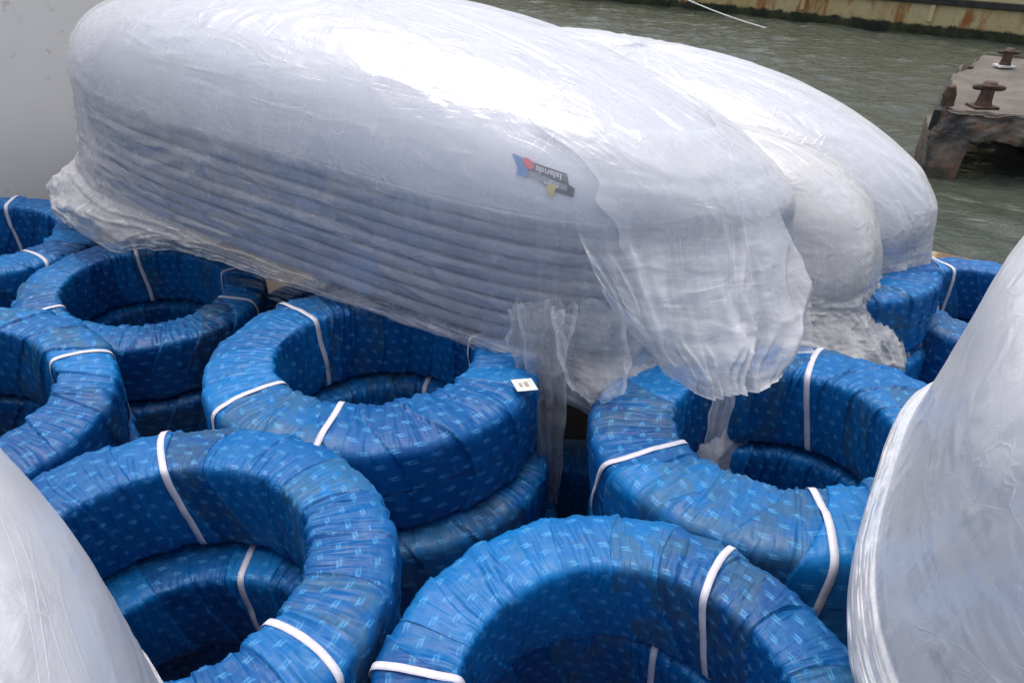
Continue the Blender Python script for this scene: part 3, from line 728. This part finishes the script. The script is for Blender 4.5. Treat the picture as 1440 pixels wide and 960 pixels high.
gz = empty('timber_side', UN(0, 3.82, DZ)); tag(gz, 'worn brown timber side of the deck with a pale capping edge by the water', 'timber side')
gi = gz.matrix_world
def par(o, p):
    o.parent = p; o.matrix_parent_inverse = Matrix.Translation(p.location).inverted(); return o
par(uvbox(MB(), -4.4, 4.6, 3.795, 3.85, DZ - .6, -1.54).build('planking', MWOOD), gz)
par(uvbox(MB(), -4.4, 4.6, 3.77, 3.90, -1.538, -1.50).build('capping', MWOOD, bevel=.006), gz)

# ------------------------------------------------------------------ water
def mat_water():
    m = N('harbour_water'); c = m.obj()
    m.b.inputs['Base Color'].default_value = (.058, .068, .052, 1); m.b.inputs['Roughness'].default_value = .07; m.b.inputs['IOR'].default_value = 1.333
    a = m.noise(m.map(c, (1, 1.7, 1), (0, 0, .5)), 1.5, 5, .55, .5); b = m.noise(m.map(c, (1, 1.6, 1), (0, 0, .35)), 6, 3, .6, .4)
    b1 = m.bump(a, .8, .16); m.bump(b, .5, .035, b1)
    return m.m
gx = np.concatenate([-np.geomspace(900, 6, 26), np.linspace(-5, 22, 300), np.geomspace(23, 900, 26)])
gy = np.concatenate([-np.geomspace(900, 4, 20), np.linspace(-3, 36, 420), np.geomspace(37, 1500, 26)])
GX, GY = np.meshgrid(gx, gy, indexing='ij')
fade = np.clip(1 - np.maximum(np.abs(GX - 8) - 14, np.abs(GY - 16) - 18) / 8, 0, 1)
zz = (.05 * noise(GX / 40, GY / 40, 42, 60, 1) + .032 * noise(GX / 40 + .3 * GY / 40, GY / 40, 90, 130, 2) + .020 * noise(GX / 40 + GY / 55, GY / 40, 180, 240, 3)) * fade
wt = link('water', mesh_np('water', np.stack([GX, GY, zz], -1).reshape(-1, 3), gridf(len(gx), len(gy), False, False), mat_water()))
tag(wt, kind='structure')

# ------------------------------------------------------------------ broken concrete pier head
def mat_conc():
    m = N('worn_concrete'); c = m.obj()
    n1 = m.noise(c, 1.8, 7, .68); n2 = m.noise(c, 5, 6, .7, .6)
    sz = m.n('SeparateXYZ'); m.l(c, sz.inputs[0])
    col = m.mix(m.ramp(n1, [(.35, 0), (.65, 1)]), (.095, .080, .066), (.175, .150, .125))
    tide = m.ramp(m.math('ADD', sz.outputs[2], m.math('MULTIPLY', m.math('SUBTRACT', n2, .5), .3)), [(.18, 1), (.32, 0)])
    col = m.mix(m.math('MULTIPLY', tide, .85), col, (.03, .036, .022))
    geo = m.n('NewGeometry'); s2 = m.n('SeparateXYZ'); m.l(geo.outputs['Normal'], s2.inputs[0])
    rust = m.math('MULTIPLY', m.ramp(n2, [(.48, 0), (.62, 1)]), m.math('SUBTRACT', 1.0, m.ramp(s2.outputs[2], [(.5, 0), (.8, 1)])))
    col = m.mix(m.math('MULTIPLY', rust, .75), col, (.16, .075, .045))
    col = m.mix(m.math('MULTIPLY', m.ramp(m.noise(c, 2.6, 5, .7), [(.52, 0), (.60, 1)]), m.math('SUBTRACT', 1.0, m.ramp(s2.outputs[2], [(.3, 0), (.8, 1)]))), col, (.05, .05, .05))
    m.l(col, m.b.inputs['Base Color']); m.b.inputs['Roughness'].default_value = .85
    b = m.bump(n1, .6, .05); m.bump(m.noise(c, 22, 6, .7), .6, .02, b); return m.m
MCON = mat_conc(); M_rust = simple('rusty_iron', (.10, .06, .045), .75, .3, 9, .5, .5, 40)
M_rope = simple('white_rope', (.72, .72, .70), .7)
pier = empty('pier_head', (7.0, 10.6, 0)); tag(pier, 'broken concrete pier head on a leaning leg, standing in the water', 'pier')
PZ = 1.05
poly = [(6.40, 10.55), (7.53, 10.25), (13.5, 8.9), (15.5, 13.5), (9.6, 15.0), (8.05, 13.2)]
par(MB().prism(poly, PZ - .42, PZ).build('slab', MCON, bevel=.02, sub=4, rough=.11, seed=3), pier)
lg = MB()
for (x, y, z) in [(6.42, 10.15, -1.2), (6.62, 10.1, -1.2), (7.0, 11.0, -1.2), (6.6, 11.1, -1.2), (6.36, 10.52, PZ - .35), (6.95, 10.42, PZ - .35), (7.4, 11.4, PZ - .35), (6.8, 11.5, PZ - .35)]: lg.v.append(Vector((x, y, z)))
for q in ((3, 2, 1, 0), (4, 5, 6, 7), (0, 1, 5, 4), (1, 2, 6, 5), (2, 3, 7, 6), (3, 0, 4, 7)): lg.f.append(list(q))
par(lg.build('leg', MCON, bevel=.02, sub=4, rough=.05, seed=7), pier)
par(MB().box((11.6, 10.6, -.3), (.7, .7, 1.9)).build('leg', MCON, bevel=.03, sub=3, rough=.06, seed=9), pier)
par(MB().box((10.0, 13.6, -.3), (.7, .7, 1.9)).build('leg', MCON, bevel=.03, sub=3, rough=.06, seed=12), pier)
par(MB().box((7.18, 11.85, PZ - .17), (3.05, .10, .30), Matrix.Rotation(math.atan2(2.65, 1.65), 3, 'Z')).build('edge_fender', simple('dark_rubber', (.03, .032, .03), .7, .3, 5, .5), bevel=.01), pier)
def bollard(x, y, s, label, white=False):
    b = empty('bollard', (x, y, PZ)); tag(b, label, 'bollard', 'mooring bollards on the pier head')
    z = PZ + .01
    par(MB().box((x, y, z + .02 * s), (.42 * s, .34 * s, .05 * s)).build('base_plate', simple('white_paint', (.6, .6, .56), .7) if white else M_rust, bevel=.008), b)
    par(MB().tube([(x, y, z + .03 * s), (x, y, z + .12 * s), (x, y, z + .32 * s), (x, y, z + .38 * s), (x, y, z + .44 * s)], [.15 * s, .12 * s, .105 * s, .14 * s, .09 * s], 16).build('post', M_rust, smooth=False), b)
    d = Vector((math.cos(-.2), math.sin(-.2), 0)); c = Vector((x, y, z + .34 * s))
    par(MB().tube([c - d * .26 * s, c - d * .2 * s, c + d * .2 * s, c + d * .26 * s], [.03 * s, .05 * s, .05 * s, .03 * s], 12).build('crossbar', M_rust), b)
bollard(7.06, 10.62, .85, 'thick rusty bollard with a crossbar near the pier edge')
bollard(9.3, 13.8, .75, 'small bollard on a white base at the back of the pier', True)
st_ = MB().tube([(6.66, 10.85, PZ - .02), (6.65, 10.85, PZ + .15), (6.63, 10.83, PZ + .27)], [.10, .09, .05], 10).build('broken_stub', M_rust, bevel=0, sub=1, rough=.03)
tag(st_, 'broken rusty stump at the pier corner left of the thick bollard', 'stump')

# ------------------------------------------------------------------ moored ship
def mat_ship():
    m = N('ship_paint'); c = m.obj(); sz = m.n('SeparateXYZ'); m.l(c, sz.inputs[0]); Z = sz.outputs[2]
    streak = m.noise(m.map(c, (.8, .8, .25)), 2.6, 6, .7, .3); n2 = m.noise(c, 2.6, 6, .7)
    cream = m.mix(m.ramp(m.noise(c, .5, 4), [(.3, 0), (.7, 1)]), (.62, .53, .30), (.55, .40, .17))
    col = m.mix(m.math('MULTIPLY', m.ramp(streak, [(.48, 0), (.64, 1)]), m.ramp(Z, [(.0, 1), (.85, 1), (1.0, .12)])), cream, (.36, .13, .03))
    zn = m.math('ADD', Z, m.math('MULTIPLY', m.math('SUBTRACT', n2, .5), .35))
    weed = m.ramp(zn, [(.26, 1), (.34, 0)])
    grn = m.mix(m.ramp(n2, [(.4, 0), (.6, 1)]), (.018, .022, .014), (.06, .065, .025))
    col = m.mix(weed, col, grn)
    m.l(col, m.b.inputs['Base Color']); m.b.inputs['Roughness'].default_value = .6
    m.bump(n2, .3, .03); return m.m
MSHIP = mat_ship()
s0 = Vector((6.0, 30.9, 0)); sd_ = Vector((15.8 - 6.88, 22.9 - 29.98, 0)).normalized(); sn = Vector((-sd_.y, sd_.x, 0))
if sn.y < 0: sn = -sn
ship = empty('moored_ship', s0); ship.rotation_euler = (0, 0, math.atan2(sd_.y, sd_.x)); tag(ship, 'rusty cream ship hull with a dark rubbing strake moored across the water', 'ship')
secs = []
xs = np.linspace(-14, 26, 81); prof = [(.35, -.8), (.12, -.1), (.02, .3), (0, .8), (0, 1.4), (-.02, 2.2), (-.04, 2.8)]
V_ = []
for x_ in xs:
    for side in (0, 1):
        for off_, z_ in (prof if side == 0 else prof[::-1]):
            t = max(0, (-x_ - 6) / 8); wdt = 6.0 * (1 - t ** 2); mid = 3.0
            yy = mid - wdt / 2 + off_ if side == 0 else mid + wdt / 2 - off_
            V_.append((x_, yy, z_))
k = 2 * len(prof); me = mesh_np('hull', V_, gridf(len(xs), k, False, True), MSHIP, False)
hl = link('hull', me, ship)
MB().box((10, -.06, 1.02), (36, .16, .20)).build('rubbing_strake', simple('strake_dark', (.045, .04, .036), .7, .3, 4, .5), ship, bevel=.03)
for i_ in range(9): MB().box((-7 + 4.2 * i_, -.04, .66), (.16, .11, .52)).build('frame_rib', MSHIP, ship, bevel=.02)
MB().box((6, 3.0, 2.82), (38, 5.4, .08)).build('ship_deck', simple('ship_deck_paint', (.2, .12, .08), .8, .5, 3, .3), ship)
MB().box((12, 3.0, 4.0), (14, 3.6, 2.3)).build('deckhouse', MSHIP, ship, bevel=.05)
for i_ in range(5):
    MB().box((6.6 + 2.6 * i_, 1.19, 4.2), (.7, .04, .7)).build('window', simple('dark_glass', (.02, .025, .03), .15), ship, bevel=.01)
MB().box((8.05, -.02, 1.72), (.85, .05, .5)).build('scupper_door', M_rust, ship, bevel=.01)
# mooring line sagging from the ship
def arc(a, b, sag, n=28):
    a, b = Vector(a), Vector(b); return [a.lerp(b, i / n) + Vector((0, 0, -sag * 4 * (i / n) * (1 - i / n))) for i in range(n + 1)]
ln = MB().tube(arc((2.6, 30.6, 2.3), (9.0, 25.2, -.05), .35), .022, 6).build('mooring_line', M_rope, smooth=True); tag(ln, 'thin white mooring line sagging from the ship into the water', 'rope')
